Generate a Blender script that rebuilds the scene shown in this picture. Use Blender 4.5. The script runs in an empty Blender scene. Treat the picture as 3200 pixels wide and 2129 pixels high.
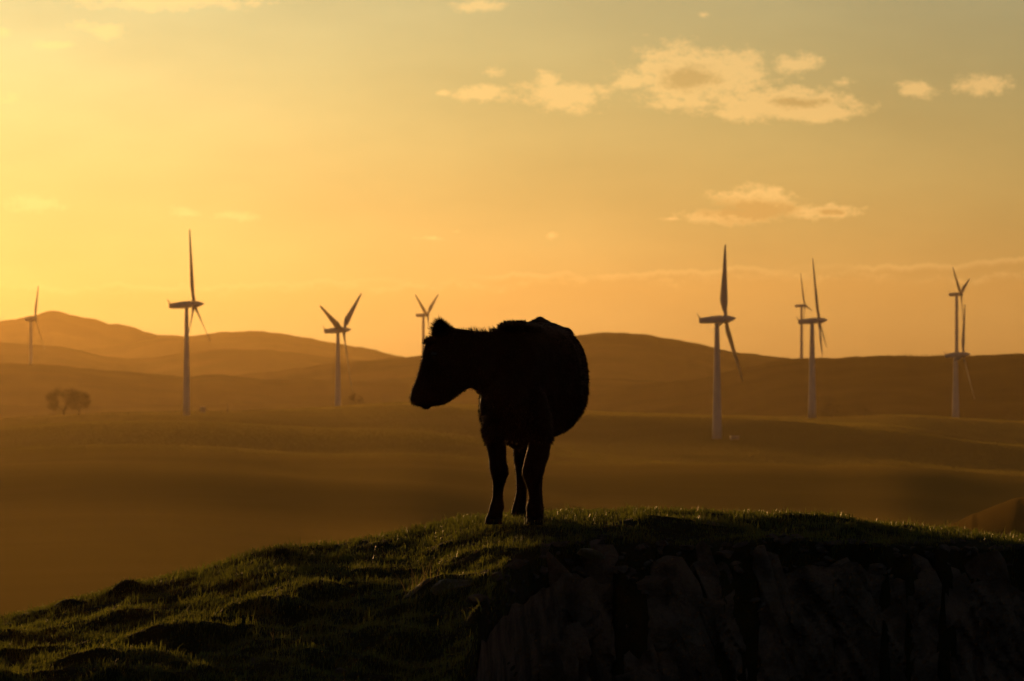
import bpy, bmesh, math, random
import numpy as np
from mathutils import Vector, Matrix

R_ = math.radians
random.seed(7)
rng = np.random.default_rng(7)
scene = bpy.context.scene
COL = scene.collection

# ---------------------------------------------------------------- view geometry
F = 17778.0            # focal length in photograph pixels (200 mm on a 36 mm sensor, 3200 px wide)
EYE = 0.85             # camera height above the turf the animal stands on
HZ = 1190.0            # eye level in the photograph
DS = 3200.0 / 2357.0   # coordinates read from a 2357 px wide copy
COWY = 34.2            # distance to the front hooves


def at(px, py, Y):
    """world point seen at photograph pixel (px, py), Y metres away"""
    return Vector(((px - 1600.0) / F * Y, Y, EYE - (py - HZ) / F * Y))


# ---------------------------------------------------------------- camera
cam = bpy.data.cameras.new('camera')
cam_o = bpy.data.objects.new('camera', cam)
COL.objects.link(cam_o)
scene.camera = cam_o
cam.lens = 200.0
cam.sensor_width = 36.0
cam.clip_start = 0.5
cam.clip_end = 60000.0
cam_o.location = (0, 0, EYE)
cam_o.rotation_euler = (math.pi / 2 + math.atan((HZ - 1064.5) / F), 0, 0)
cam.dof.use_dof = True
cam.dof.focus_distance = 34.4
cam.dof.aperture_fstop = 13.0

# ---------------------------------------------------------------- light
SUN_AZ, SUN_EL = -12.0, 2.3          # degrees: left of the view axis, above the horizon
SKY_STRENGTH = 0.0350
SUN_STRENGTH = 2.8

sun = bpy.data.lights.new('sun', 'SUN')
sun.energy = SUN_STRENGTH
sun.angle = R_(0.53)
sun.color = (1.0, 0.50, 0.15)
sun_o = bpy.data.objects.new('sun', sun)
COL.objects.link(sun_o)
sdir = Vector((math.sin(R_(SUN_AZ)) * math.cos(R_(SUN_EL)), math.cos(R_(SUN_AZ)) * math.cos(R_(SUN_EL)), math.sin(R_(SUN_EL))))
sun_o.rotation_euler = sdir.to_track_quat('Z', 'Y').to_euler()

scene.view_settings.view_transform = 'Standard'
scene.view_settings.look = 'None'
scene.view_settings.exposure = 0.0
scene.view_settings.gamma = 1.0
scene.render.engine = 'CYCLES'
scene.cycles.use_denoising = True
scene.cycles.max_bounces = 6
scene.cycles.diffuse_bounces = 2
scene.cycles.glossy_bounces = 2
scene.cycles.transmission_bounces = 3
scene.cycles.transparent_max_bounces = 4
scene.cycles.volume_bounces = 0


class NB:
    """small node-building helper"""

    def __init__(self, nt):
        self.nt = nt

    def node(self, t, **kw):
        n = self.nt.nodes.new(t)
        for k, v in kw.items():
            setattr(n, k, v)
        return n

    def put(self, sock, v):
        if isinstance(v, bpy.types.NodeSocket):
            self.nt.links.new(v, sock)
        else:
            sock.default_value = v

    def m(self, op, a, b=0.0, c=None, clamp=False):
        n = self.node('ShaderNodeMath', operation=op, use_clamp=clamp)
        self.put(n.inputs[0], a)
        self.put(n.inputs[1], b)
        if c is not None:
            self.put(n.inputs[2], c)
        return n.outputs[0]

    def sstep(self, v, lo, hi, a=0.0, b=1.0):
        n = self.node('ShaderNodeMapRange', interpolation_type='SMOOTHSTEP')
        self.put(n.inputs[0], v)
        for i, x in enumerate((lo, hi, a, b)):
            self.put(n.inputs[i + 1], x)
        return n.outputs[0]

    def mix(self, fac, a, b, mode='MIX'):
        n = self.node('ShaderNodeMix', data_type='RGBA', blend_type=mode)
        self.put(n.inputs[0], fac)
        self.put(n.inputs[6], a)
        self.put(n.inputs[7], b)
        return n.outputs[2]

    def noise(self, vec, scale, detail=4.0, rough=0.55):
        n = self.node('ShaderNodeTexNoise')
        if vec is not None:
            self.put(n.inputs['Vector'], vec)
        n.inputs['Scale'].default_value = scale
        n.inputs['Detail'].default_value = detail
        n.inputs['Roughness'].default_value = rough
        return n.outputs[0]

    def xyz(self, x, y, z):
        n = self.node('ShaderNodeCombineXYZ')
        for i, v in enumerate((x, y, z)):
            self.put(n.inputs[i], v)
        return n.outputs[0]


# ---------------------------------------------------------------- sky
def build_world():
    w = bpy.data.worlds.new('World')
    scene.world = w
    w.use_nodes = True
    nt = w.node_tree
    nb = NB(nt)
    bg = nt.nodes['Background']
    sky = nb.node('ShaderNodeTexSky', sky_type='NISHITA', sun_disc=False)
    sky.sun_elevation = R_(SUN_EL)
    sky.sun_rotation = R_(SUN_AZ)
    sky.altitude = 200.0
    sky.air_density = 1.0
    sky.dust_density = 2.2
    sky.ozone_density = 1.0
    tc = nb.node('ShaderNodeTexCoord')
    sep = nb.node('ShaderNodeSeparateXYZ')
    nt.links.new(tc.outputs['Generated'], sep.inputs[0])
    x, y, z = sep.outputs
    yy = nb.m('MAXIMUM', y, 0.05)
    # compass direction and height of the sky, in units of the copy the clouds were measured on
    X = nb.m('MULTIPLY_ADD', nb.m('DIVIDE', x, yy), F / DS, 1600.0 / DS)
    Y = nb.m('MULTIPLY_ADD', nb.m('DIVIDE', z, yy), -F / DS, HZ / DS)
    n1 = nb.noise(nb.xyz(nb.m('MULTIPLY', X, 0.0085), nb.m('MULTIPLY', Y, 0.017), 0.3), 1.0, 6.0, 0.6)
    n2 = nb.noise(nb.xyz(nb.m('MULTIPLY', X, 0.028), nb.m('MULTIPLY', Y, 0.045), 4.3), 1.0, 6.0, 0.68)
    nn = nb.m('ADD', nb.m('MULTIPLY', nb.m('SUBTRACT', n1, 0.5), 1.25), nb.m('MULTIPLY', nb.m('SUBTRACT', n2, 0.5), 1.7))

    P2 = nb.xyz(X, Y, 0.0)

    def gather(lst, lo, hi):
        """nearest of the clumps (radius 1 = its edge), roughened, turned into cover"""
        acc = None
        for cx, cy, rx, ry, pen in lst:
            v = nb.node('ShaderNodeVectorMath', operation='MULTIPLY_ADD')
            nb.put(v.inputs[0], P2)
            v.inputs[1].default_value = (1.0 / rx, 1.0 / ry, 0)
            v.inputs[2].default_value = (-cx / rx, -cy / ry, 0)
            ln = nb.node('ShaderNodeVectorMath', operation='LENGTH')
            nb.put(ln.inputs[0], v.outputs[0])
            r = nb.m('ADD', ln.outputs['Value'], pen)
            acc = r if acc is None else nb.m('MINIMUM', acc, r)
        return nb.sstep(nb.m('ADD', nb.m('SUBTRACT', 1.0, acc), nn), lo, hi)

    clouds = [
        (1600, 175, 185, 72, -.15), (1790, 240, 200, 40, -.15), (1880, 258, 100, 26, -.1), (1560, 238, 130, 20, .1),
        (1830, 148, 100, 42, .22), (1455, 190, 60, 26, .1), (1945, 190, 50, 28, .45),
        (1290, 222, 120, 44, 0), (1262, 185, 45, 34, .1), (1115, 215, 85, 27, .1), (1138, 165, 42, 26, .3), (1020, 214, 30, 12, .4),
        (1685, 496, 125, 20, -.15), (1742, 468, 105, 42, -.15), (1880, 488, 110, 22, -.05), (1545, 505, 50, 12, .3),
        (2110, 205, 65, 28, .15), (2262, 195, 85, 32, .1),
        (85, 468, 105, 28, .2), (430, 492, 60, 18, .2), (545, 497, 80, 18, .25),
        (400, -4, 270, 34, 0), (245, 70, 64, 28, .15), (120, 104, 80, 18, .2), (180, 60, 60, 30, .45), (20, 225, 120, 32, .5), (5, 75, 24, 18, .2),
        (1110, 15, 80, 22, .15), (1620, 35, 42, 15, .4), (985, 548, 55, 13, .45), (1050, 533, 26, 10, .45), (1270, 542, 32, 20, .45),
    ]
    shade = [(1590, 180, 90, 36, .05), (1830, 236, 100, 17, .15), (1722, 484, 125, 28, -.2), (1900, 488, 55, 12, .05)]
    dens = gather(clouds, -0.06, 0.64)
    dark = nb.m('MULTIPLY', gather(shade, -0.12, 0.70), 0.75)

    # thin layered bank low over the hills
    wob = nb.noise(nb.xyz(nb.m('MULTIPLY', X, 0.0042), 0.0, 2.7), 1.0, 5.0, 0.6)
    yb = nb.m('MULTIPLY_ADD', nb.m('SUBTRACT', wob, 0.5), 130.0, nb.m('MULTIPLY_ADD', X, -0.012, 660.0))
    db = nb.m('SUBTRACT', Y, yb)
    rim = nb.m('MULTIPLY', nb.sstep(db, -10.0, 0.0), nb.sstep(db, 22.0, 3.0))
    under = nb.m('MULTIPLY', nb.sstep(db, 0.0, 14.0), nb.sstep(db, 110.0, 20.0))
    wob2 = nb.noise(nb.xyz(nb.m('MULTIPLY', X, 0.0060), 0.0, 9.1), 1.0, 5.0, 0.6)
    db2 = nb.m('SUBTRACT', Y, nb.m('MULTIPLY_ADD', nb.m('SUBTRACT', wob2, 0.5), 90.0, nb.m('MULTIPLY_ADD', X, -0.03, 672.0)))
    part = nb.sstep(nb.noise(nb.xyz(nb.m('MULTIPLY', X, 0.0035), 0.0, 5.5), 1.0, 2.0), 0.42, 0.62)
    rim2 = nb.m('MULTIPLY', part, nb.m('MULTIPLY', nb.sstep(db2, -8.0, 0.0), nb.sstep(db2, 16.0, 2.0)))
    under2 = nb.m('MULTIPLY', part, nb.m('MULTIPLY', nb.sstep(db2, 0.0, 10.0), nb.sstep(db2, 50.0, 10.0)))
    patch = nb.sstep(n1, 0.35, 0.62)

    # broken cloud elsewhere round the sky, of the same kind
    g = nb.noise(tc.outputs['Generated'], 13.0, 7.0, 0.6)
    hx = nb.m('ABSOLUTE', nb.m('SUBTRACT', X, 1178.0))
    away = nb.m('MAXIMUM', nb.sstep(hx, 1180.0, 1700.0), nb.sstep(Y, -30.0, -330.0))
    gen = nb.m('MULTIPLY', nb.m('MULTIPLY', nb.sstep(g, 0.57, 0.72), away), nb.sstep(z, 0.0, 0.06))
    dens = nb.m('MAXIMUM', dens, nb.m('MULTIPLY', gen, 0.6))

    base = nb.mix(1.0, sky.outputs[0], (SKY_STRENGTH, SKY_STRENGTH, SKY_STRENGTH, 1), 'MULTIPLY')
    # warm white balance near the horizon, cooler with height
    tint = nb.mix(nb.sstep(z, 0.0, 0.075), (0.97, 1.30, 1.6, 1), (0.76, 1.34, 2.8, 1))
    tint = nb.mix(nb.sstep(z, 0.08, 0.40), tint, (0.95, 0.95, 1.0, 1))
    base = nb.mix(1.0, base, tint, 'MULTIPLY')
    # the pale aureole round the sun
    dot = nb.node('ShaderNodeVectorMath', operation='DOT_PRODUCT')
    nt.links.new(tc.outputs['Generated'], dot.inputs[0])
    dot.inputs[1].default_value = tuple(sdir)
    base = nb.mix(nb.sstep(dot.outputs['Value'], math.cos(R_(14)), math.cos(R_(5))), base, nb.mix(1.0, base, (1.0, 1.08, 1.25, 1), 'MULTIPLY'))
    hs = nb.node('ShaderNodeHueSaturation')
    hs.inputs['Saturation'].default_value = 0.86
    nt.links.new(base, hs.inputs['Color'])
    base = hs.outputs[0]
    # soft high veil
    veil = nb.noise(nb.xyz(nb.m('MULTIPLY', X, 0.0016), nb.m('MULTIPLY', Y, 0.0050), 7.7), 1.0, 4.0, 0.5)
    vf = nb.m('MULTIPLY_ADD', nb.m('SUBTRACT', veil, 0.5), 0.34, 1.0)
    base = nb.mix(1.0, base, nb.xyz(vf, vf, vf), 'MULTIPLY')
    lit = nb.mix(1.0, nb.mix(1.0, base, (0.74, 0.77, 0.72, 1), 'MULTIPLY'), (0.43, 0.235, 0.085, 1), 'ADD')
    dim = nb.mix(1.0, base, (0.95, 0.82, 0.70, 1), 'MULTIPLY')
    cl = nb.mix(dark, lit, dim)
    col = nb.mix(dens, base, cl)
    col = nb.mix(nb.m('MULTIPLY', nb.m('ADD', nb.m('MULTIPLY', nb.m('MULTIPLY', rim, patch), nb.sstep(n2, 0.36, 0.6)), rim2, clamp=True), 0.30), col, lit)
    col = nb.mix(nb.m('MULTIPLY', nb.m('ADD', under, under2, clamp=True), 0.30), col, dim)
    nt.links.new(col, bg.inputs[0])
    bg.inputs[1].default_value = 1.0
    w.cycles.sampling_method = 'MANUAL'
    w.cycles.sample_map_resolution = 1024


build_world()


# ---------------------------------------------------------------- numeric noise
def _hash(ix, iy, seed):
    n = (ix.astype(np.int64) * 374761393 + iy.astype(np.int64) * 668265263 + seed * 1442695041) & 0x7fffffff
    n = ((n ^ (n >> 13)) * 1274126177) & 0x7fffffff
    n = (n ^ (n >> 16)) & 0xffff
    return n / 65535.0


def vnoise(x, y, seed=0):
    ix = np.floor(x)
    iy = np.floor(y)
    fx = x - ix
    fy = y - iy
    fx = fx * fx * fx * (fx * (fx * 6 - 15) + 10)
    fy = fy * fy * fy * (fy * (fy * 6 - 15) + 10)
    a = _hash(ix, iy, seed)
    b = _hash(ix + 1, iy, seed)
    c = _hash(ix, iy + 1, seed)
    d = _hash(ix + 1, iy + 1, seed)
    return (a * (1 - fx) + b * fx) * (1 - fy) + (c * (1 - fx) + d * fx) * fy


def fbm(x, y, seed=0, octv=4, gain=0.5):
    s = 0.0
    amp = 1.0
    tot = 0.0
    for o in range(octv):
        s = s + amp * (vnoise(x, y, seed + 17 * o) - 0.5)
        tot += amp
        amp *= gain
        x = x * 2.03 + 11.3
        y = y * 2.03 + 5.7
    return s / tot * 2.0


def smooth_interp(u, xs, ys, soft):
    """interpolation with rounded corners"""
    acc = 0
    tot = 0
    for k in np.linspace(-1, 1, 17):
        w = 1.02 + math.cos(math.pi * k)
        acc = acc + w * np.interp(u + k * soft * 1.5, xs, ys)
        tot += w
    return acc / tot


# ---------------------------------------------------------------- materials
def material(name, build):
    m = bpy.data.materials.new(name)
    m.use_nodes = True
    nb = NB(m.node_tree)
    build(nb, m.node_tree.nodes['Principled BSDF'], m.node_tree.nodes['Material Output'])
    return m


def obj_coord(nb):
    return nb.node('ShaderNodeNewGeometry').outputs['Position']


def simple(name, c1, c2, scale, rough=0.9, bump=0.0, spec=0.3, detail=5.0):
    def b(nb, p, out):
        n = nb.noise(obj_coord(nb), scale, detail)
        nb.put(p.inputs['Base Color'], nb.mix(nb.sstep(n, 0.35, 0.65), c1 + (1,), c2 + (1,)))
        p.inputs['Roughness'].default_value = rough
        p.inputs['Specular IOR Level'].default_value = spec
        if bump:
            bn = nb.node('ShaderNodeBump')
            bn.inputs['Strength'].default_value = bump
            bn.inputs['Distance'].default_value = 0.4 / scale
            nb.put(bn.inputs['Height'], nb.noise(obj_coord(nb), scale * 3.0, 6.0, 0.65))
            nb.put(p.inputs['Normal'], bn.outputs[0])
    return material(name, b)


def leafy(name, c1, c2, trans, scale, rough=0.6):
    def b(nb, p, out):
        n = nb.noise(obj_coord(nb), scale, 3.0)
        f = nb.sstep(n, 0.3, 0.7)
        nb.put(p.inputs['Base Color'], nb.mix(f, c1 + (1,), c2 + (1,)))
        p.inputs['Roughness'].default_value = rough
        p.inputs['Specular IOR Level'].default_value = 0.4 if rough < 0.5 else 0.2
        t = nb.node('ShaderNodeBsdfTranslucent')
        nb.put(t.inputs[0], nb.mix(f, trans + (1,), tuple(0.6 * v for v in trans) + (1,)))
        mx = nb.node('ShaderNodeMixShader')
        mx.inputs[0].default_value = 0.45
        nb.nt.links.new(p.outputs[0], mx.inputs[1])
        nb.nt.links.new(t.outputs[0], mx.inputs[2])
        nb.nt.links.new(mx.outputs[0], out.inputs[0])
    return material(name, b)


M = {}
M['hill'] = simple('moor_hill', (0.024, 0.019, 0.008), (0.066, 0.046, 0.018), 0.009, rough=1.0, spec=0.0)
def _moor(nb, p, out):
    a = nb.sstep(nb.noise(obj_coord(nb), 0.020, 5.0), 0.35, 0.65)
    b = nb.sstep(nb.noise(obj_coord(nb), 0.0065, 3.0), 0.40, 0.62)
    c = nb.mix(a, (0.038, 0.029, 0.009, 1), (0.070, 0.048, 0.015, 1))
    g = nb.mix(a, (0.030, 0.029, 0.008, 1), (0.052, 0.045, 0.012, 1))
    nb.put(p.inputs['Base Color'], nb.mix(b, c, g))
    p.inputs['Roughness'].default_value = 1.0
    p.inputs['Specular IOR Level'].default_value = 0.0
    p.inputs['Sheen Weight'].default_value = 0.30
    p.inputs['Sheen Roughness'].default_value = 0.55
    p.inputs['Sheen Tint'].default_value = (0.62, 0.43, 0.105, 1)


M['moor'] = material('moor_turf', _moor)
M['hillock'] = simple('hillock_turf', (0.045, 0.032, 0.012), (0.075, 0.052, 0.018), 0.05, rough=1.0, spec=0.0)
M['hillock'].node_tree.nodes['Principled BSDF'].inputs['Sheen Weight'].default_value = 0.14
M['hillock'].node_tree.nodes['Principled BSDF'].inputs['Sheen Tint'].default_value = (0.6, 0.40, 0.1, 1)
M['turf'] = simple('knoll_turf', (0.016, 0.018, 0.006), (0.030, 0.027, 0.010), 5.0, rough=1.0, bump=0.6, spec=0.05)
M['rock'] = simple('quarry_rock', (0.070, 0.051, 0.036), (0.20, 0.148, 0.108), 5.5, rough=0.95, bump=1.0, spec=0.15)
M['stone'] = simple('loose_stone', (0.055, 0.043, 0.033), (0.12, 0.097, 0.077), 9.0, rough=0.95, bump=0.5, spec=0.15)
M['grass'] = leafy('grass_blades', (0.020, 0.026, 0.006), (0.040, 0.036, 0.010), (0.27, 0.30, 0.038), 3.0, rough=0.45)
M['dry'] = leafy('dry_stalks', (0.14, 0.11, 0.05), (0.20, 0.16, 0.08), (0.30, 0.22, 0.08), 8.0)
M['rush'] = leafy('dark_rush', (0.018, 0.022, 0.008), (0.035, 0.034, 0.012), (0.05, 0.05, 0.012), 6.0)
M['tussock'] = leafy('moor_tussock', (0.035, 0.030, 0.009), (0.055, 0.042, 0.013), (0.34, 0.28, 0.05), 0.012, rough=1.0)
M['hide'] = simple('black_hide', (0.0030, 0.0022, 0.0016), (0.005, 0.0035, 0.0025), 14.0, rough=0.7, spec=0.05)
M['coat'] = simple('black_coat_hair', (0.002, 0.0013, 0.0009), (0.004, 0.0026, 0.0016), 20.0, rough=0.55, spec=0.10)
M['hoof'] = simple('dark_hoof', (0.012, 0.010, 0.008), (0.022, 0.018, 0.014), 30.0, rough=0.85, spec=0.1)
M['eye'] = simple('dark_eye', (0.004, 0.003, 0.002), (0.006, 0.004, 0.003), 30.0, rough=0.08, spec=0.6)
M['paint'] = simple('turbine_paint', (0.50, 0.51, 0.54), (0.56, 0.57, 0.60), 0.6, rough=0.7, spec=0.2)
M['blade'] = simple('blade_gelcoat', (0.34, 0.35, 0.37), (0.40, 0.41, 0.43), 0.5, rough=0.8, spec=0.1)
M['metal'] = simple('grey_metal', (0.22, 0.22, 0.23), (0.30, 0.30, 0.31), 3.0, rough=0.5)
M['kiosk'] = simple('kiosk_paint', (0.26, 0.25, 0.23), (0.32, 0.31, 0.29), 2.0, rough=0.6)
M['bark'] = simple('hawthorn_bark', (0.045, 0.034, 0.022), (0.075, 0.058, 0.040), 3.0, rough=0.95)
M['twig'] = leafy('hawthorn_twigs', (0.045, 0.035, 0.018), (0.070, 0.052, 0.026), (0.06, 0.045, 0.02), 0.8)
M['post'] = simple('weathered_post', (0.10, 0.08, 0.06), (0.16, 0.13, 0.10), 4.0, rough=0.95)


# ---------------------------------------------------------------- mesh helpers
def mesh_obj(name, verts, faces, mat, parent=None, smooth=True, loc=None):
    me = bpy.data.meshes.new(name)
    me.from_pydata([tuple(v) for v in verts], [], faces)
    me.materials.append(mat)
    if smooth:
        me.polygons.foreach_set('use_smooth', [True] * len(me.polygons))
    me.update()
    o = bpy.data.objects.new(name, me)
    COL.objects.link(o)
    if loc is not None:
        o.location = loc
    if parent is not None:
        o.parent = parent
    return o


def np_mesh(name, V, Fq, mat, smooth=True):
    """fast mesh from arrays; Fq is (n,3) or (n,4)"""
    me = bpy.data.meshes.new(name)
    V = np.ascontiguousarray(V, dtype=np.float32)
    k = Fq.shape[1]
    me.vertices.add(len(V))
    me.vertices.foreach_set('co', V.ravel())
    me.loops.add(Fq.size)
    me.loops.foreach_set('vertex_index', np.ascontiguousarray(Fq, dtype=np.int32).ravel())
    me.polygons.add(len(Fq))
    me.polygons.foreach_set('loop_start', np.arange(0, Fq.size, k, dtype=np.int32))
    me.polygons.foreach_set('use_smooth', np.full(len(Fq), smooth, dtype=bool))
    me.update(calc_edges=True)
    me.materials.append(mat)
    o = bpy.data.objects.new(name, me)
    COL.objects.link(o)
    return o


def grid_faces(nr, nc):
    i = np.arange(nr - 1)[:, None] * nc + np.arange(nc - 1)[None, :]
    i = i.ravel()
    return np.stack([i, i + 1, i + nc + 1, i + nc], axis=1)


def structure(o):
    o['kind'] = 'structure'
    return o


def tag(o, label, cat, group=None):
    o['label'] = label
    o['category'] = cat
    if group:
        o['group'] = group
    return o


def empty(name, loc, label, cat, group=None):
    o = bpy.data.objects.new(name, None)
    o.empty_display_size = 0.3
    COL.objects.link(o)
    o.location = loc
    return tag(o, label, cat, group)


def loft(rings, cap=True):
    n = len(rings[0])
    V = [p for r in rings for p in r]
    Fs = []
    for i in range(len(rings) - 1):
        for j in range(n):
            k = (j + 1) % n
            Fs.append((i * n + j, i * n + k, (i + 1) * n + k, (i + 1) * n + j))
    if cap:
        Fs.append(tuple(reversed(range(n))))
        Fs.append(tuple((len(rings) - 1) * n + j for j in range(n)))
    return V, Fs


def tube(p, q, r0, r1, n=6):
    p = Vector(p)
    q = Vector(q)
    d = (q - p).normalized()
    a = d.orthogonal().normalized()
    b = d.cross(a)
    rings = []
    for c, r in ((p, r0), (q, r1)):
        rings.append([c + (a * math.cos(t) + b * math.sin(t)) * r for t in [2 * math.pi * i / n for i in range(n)]])
    return loft(rings)


def join(parts):
    V, Fs = [], []
    for v, f in parts:
        o = len(V)
        V += list(v)
        Fs += [tuple(i + o for i in q) for q in f]
    return V, Fs


# ================================================================ terrain
def crest(pts, soft):
    """photograph outline -> height of the skyline as a function of direction"""
    xs = np.array([(x * DS - 1600) / F for x, y in pts])
    ys = np.array([y * DS for x, y in pts])
    return lambda u: smooth_interp(u, xs, ys, soft)


def hill(name, D, pts, front, back, drop, seed, soft=0.0012, amp=1.0, ncol=620, nrow=44, umin=-0.24, umax=0.24, rough_px=3.0, mat='hill'):
    cr = crest(pts, soft)
    u = np.linspace(umin, umax, ncol)
    t = np.linspace(-1, 1, nrow)
    t = np.sign(t) * np.abs(t) ** 1.35
    U, T = np.meshgrid(u, t)
    Yd = D + np.where(T < 0, T * front, T * back)
    out = np.clip((np.abs(U) - 0.095) / 0.1, 0, 1)
    ypx = cr(U) + out * 70 * fbm(U * 22, U * 0 + 3.3, seed + 50, 3) + rough_px * fbm(U * 420, U * 0 + 1.1, seed, 4)
    Zc = EYE - (ypx - HZ) / F * D
    Z = Zc - drop * np.abs(T) ** 1.7 + amp * np.abs(T) ** 0.8 * fbm(U * Yd / (front * .25), Yd / (front * .18), seed + 9, 4) * np.clip(np.abs(T) * 4, 0, 1)
    Xw = U * Yd
    Z = np.maximum(Z, -89.5)
    V = np.stack([Xw, Yd, Z], axis=-1).reshape(-1, 3)
    return structure(np_mesh(name, V, grid_faces(nrow, ncol), M[mat]))


hill('distant_mountain', 5600, [(-60, 742), (0, 738), (50, 733), (95, 722), (118, 717), (135, 715), (160, 723), (185, 730), (215, 732), (232, 738), (247, 746), (290, 750), (312, 755), (335, 765), (372, 774), (440, 775), (520, 790), (700, 815), (1000, 835), (1500, 840), (2400, 840)],
     700, 700, 150, 11, amp=24, rough_px=5)
hill('distant_hill', 5000, [(-100, 815), (250, 800), (372, 776), (430, 774), (470, 771), (510, 763), (560, 764), (605, 762), (660, 771), (700, 778), (770, 789), (840, 801), (890, 813), (930, 823), (990, 835), (1500, 845), (2400, 840)],
     700, 700, 140, 12, amp=22, rough_px=4)
hill('distant_rolling_hill', 3900, [(-60, 788), (0, 789), (50, 792), (130, 796), (180, 805), (230, 818), (290, 825), (340, 824), (400, 815), (470, 806), (540, 803), (620, 806), (700, 813), (740, 820), (790, 828), (860, 831), (1000, 840), (1600, 850), (2400, 850)],
     650, 650, 110, 13, amp=15, rough_px=3)
hill('rounded_fell', 3100, [(-60, 880), (500, 870), (760, 838), (860, 829), (930, 824), (975, 817), (1100, 800), (1220, 784), (1330, 774), (1380, 767), (1440, 766), (1475, 769), (1510, 773), (1540, 780), (1565, 782), (1620, 796), (1680, 808), (1740, 817), (1830, 826), (2000, 845), (2400, 850)],
     700, 600, 90, 14, amp=12, rough_px=4)
hill('broad_near_hill', 2600, [(-60, 834), (0, 836), (80, 838), (150, 843), (240, 852), (310, 858), (400, 865), (430, 868), (500, 862), (560, 868), (640, 874), (720, 872), (780, 876), (850, 880), (930, 882), (1355, 871), (1440, 873), (1500, 876), (1600, 880), (1760, 884), (2400, 900)],
     520, 500, 70, 15, amp=8, rough_px=2.5)
hill('dark_ridge', 2350, [(-60, 930), (900, 930), (1300, 905), (1600, 872), (1700, 850), (1780, 832), (1830, 825), (1900, 825), (1960, 822), (2040, 818), (2100, 820), (2200, 819), (2290, 817), (2320, 814), (2357, 813), (2420, 812)],
     560, 500, 62, 16, amp=8, rough_px=2.5)

# ---- the open moor from the valley behind the knoll up to the turbines
MR = crest([(-60, 966), (0, 962), (100, 956), (200, 950), (400, 946), (520, 944), (640, 941), (720, 937), (800, 931), (880, 925), (960, 922), (1080, 930), (1360, 945), (1500, 949), (1640, 953), (1800, 956), (1900, 958), (2000, 954), (2080, 951), (2180, 958), (2280, 964), (2357, 968), (2420, 970)], 0.0060)
YR_U = np.array([-0.25, -0.09, -0.05, -0.03, 0.0, 0.04, 0.06, 0.08, 0.25])
YR_Y = np.array([1290., 1290., 1330., 1560., 1600., 1570., 1600., 1730., 1750.])


def moor_crest_dist(u):
    return smooth_interp(u, YR_U, YR_Y, 0.016)


def moor_z(u, Y):
    Yr = moor_crest_dist(u)
    t = Y / Yr
    yr = MR(u)
    rgt = np.clip((u + 0.04) / 0.09, 0, 1)
    rgt = rgt * rgt * (3 - 2 * rgt)
    T_ = np.array([0.03, 0.06, 0.12, 0.25, 0.5, 0.68, 0.8, 0.92, 1.0])
    dl = np.exp(smooth_interp(np.log(t), np.log(T_), np.log(np.array([1500., 950., 640., 390., 190., 98., 50., 17., 3.])), 0.16)) - 3
    dr = np.exp(smooth_interp(np.log(t), np.log(T_), np.log(np.array([1500., 900., 580., 360., 215., 150., 90., 26., 3.])), 0.16)) - 3
    dl = np.maximum(dl, 0)
    dr = np.maximum(dr, 0)
    ypx = yr + dl * (1 - rgt) + dr * rgt
    Yc = np.minimum(Y, Yr)
    z = EYE - (ypx - HZ) / F * Yc
    back = np.maximum(Y - Yr, 0)
    z = np.maximum(z - 0.00022 * back ** 2 - 0.01 * back, -80.0)
    fade = np.clip((1 - t) * 6, 0, 1) * np.clip((Y - 90) / 250, 0, 1)
    X = u * Y
    und = 4.2 * fbm(X / 150 + 0.004 * Y, Y / 330, 41, 2) + 0.35 * fbm(X / 60 - Y / 260, Y / 240, 42, 2)
    # long low benches across the slope on the right
    und = und + 2.1 * rgt * np.sin((Y + 1.3 * X + 160 * fbm(X / 110, Y / 260, 5, 2)) / 92.0)
    return z + und * fade * (0.30 + 0.70 * np.clip(Y / 1100, 0, 1))


def build_moor():
    nc = 420
    u = np.linspace(-0.24, 0.24, nc)
    Yl = np.concatenate([46.0 * (600.0 / 46.0) ** np.linspace(0, 1, 170), np.linspace(604, 1800, 290), np.linspace(1820, 2250, 24)])
    U, Y = np.meshgrid(u, Yl)
    Z = moor_z(U, Y)
    V = np.stack([U * Y, Y, Z], axis=-1).reshape(-1, 3)
    return structure(np_mesh('moor', V, grid_faces(len(Yl), nc), M['moor']))


build_moor()

# rough grass tussocks on the moor: short clumps of blades catching the back light
def build_tussocks():
    parts = []
    for n, y0, y1, hs, ws in ((420000, 620., 1740., (0.05, 0.16), (0.10, 0.26)),):
        u = rng.uniform(-0.110, 0.110, n)
        Y = np.sqrt(rng.uniform(y0 ** 2, y1 ** 2, n))
        X = u * Y
        dens = fbm(X / 70, Y / 60, 77, 3) + 0.45 * rng.standard_normal(n)
        keep = (Y < moor_crest_dist(u) * 1.01) & (dens > -0.15)
        X, Y, u = X[keep], Y[keep], u[keep]
        n = len(X)
        Z = moor_z(u, Y)
        h = rng.uniform(hs[0], hs[1], n) * np.clip((Y - 560) / 500, 0.15, 1)
        w = rng.uniform(ws[0], ws[1], n)
        ang = rng.normal(0.0, 0.6, n)
        lean = rng.normal(0, 0.4, (n, 2)) * h[:, None]
        dx, dy = np.cos(ang) * w / 2, np.sin(ang) * w / 2
        b0 = np.stack([X - dx, Y - dy, Z - 0.05], 1)
        b1 = np.stack([X + dx, Y + dy, Z - 0.05], 1)
        t1 = np.stack([X + lean[:, 0], Y + lean[:, 1], Z + h], 1)
        parts.append(np.stack([b0, b1, t1], 1).reshape(-1, 3))
    V = np.concatenate(parts)
    o = np_mesh('moor_grass', V, np.arange(len(V)).reshape(-1, 3), M['tussock'], smooth=False)
    o['kind'] = 'stuff'
    tag(o, 'rough tussocky grass covering the moor slope below the turbines', 'grass')


build_tussocks()

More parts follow.
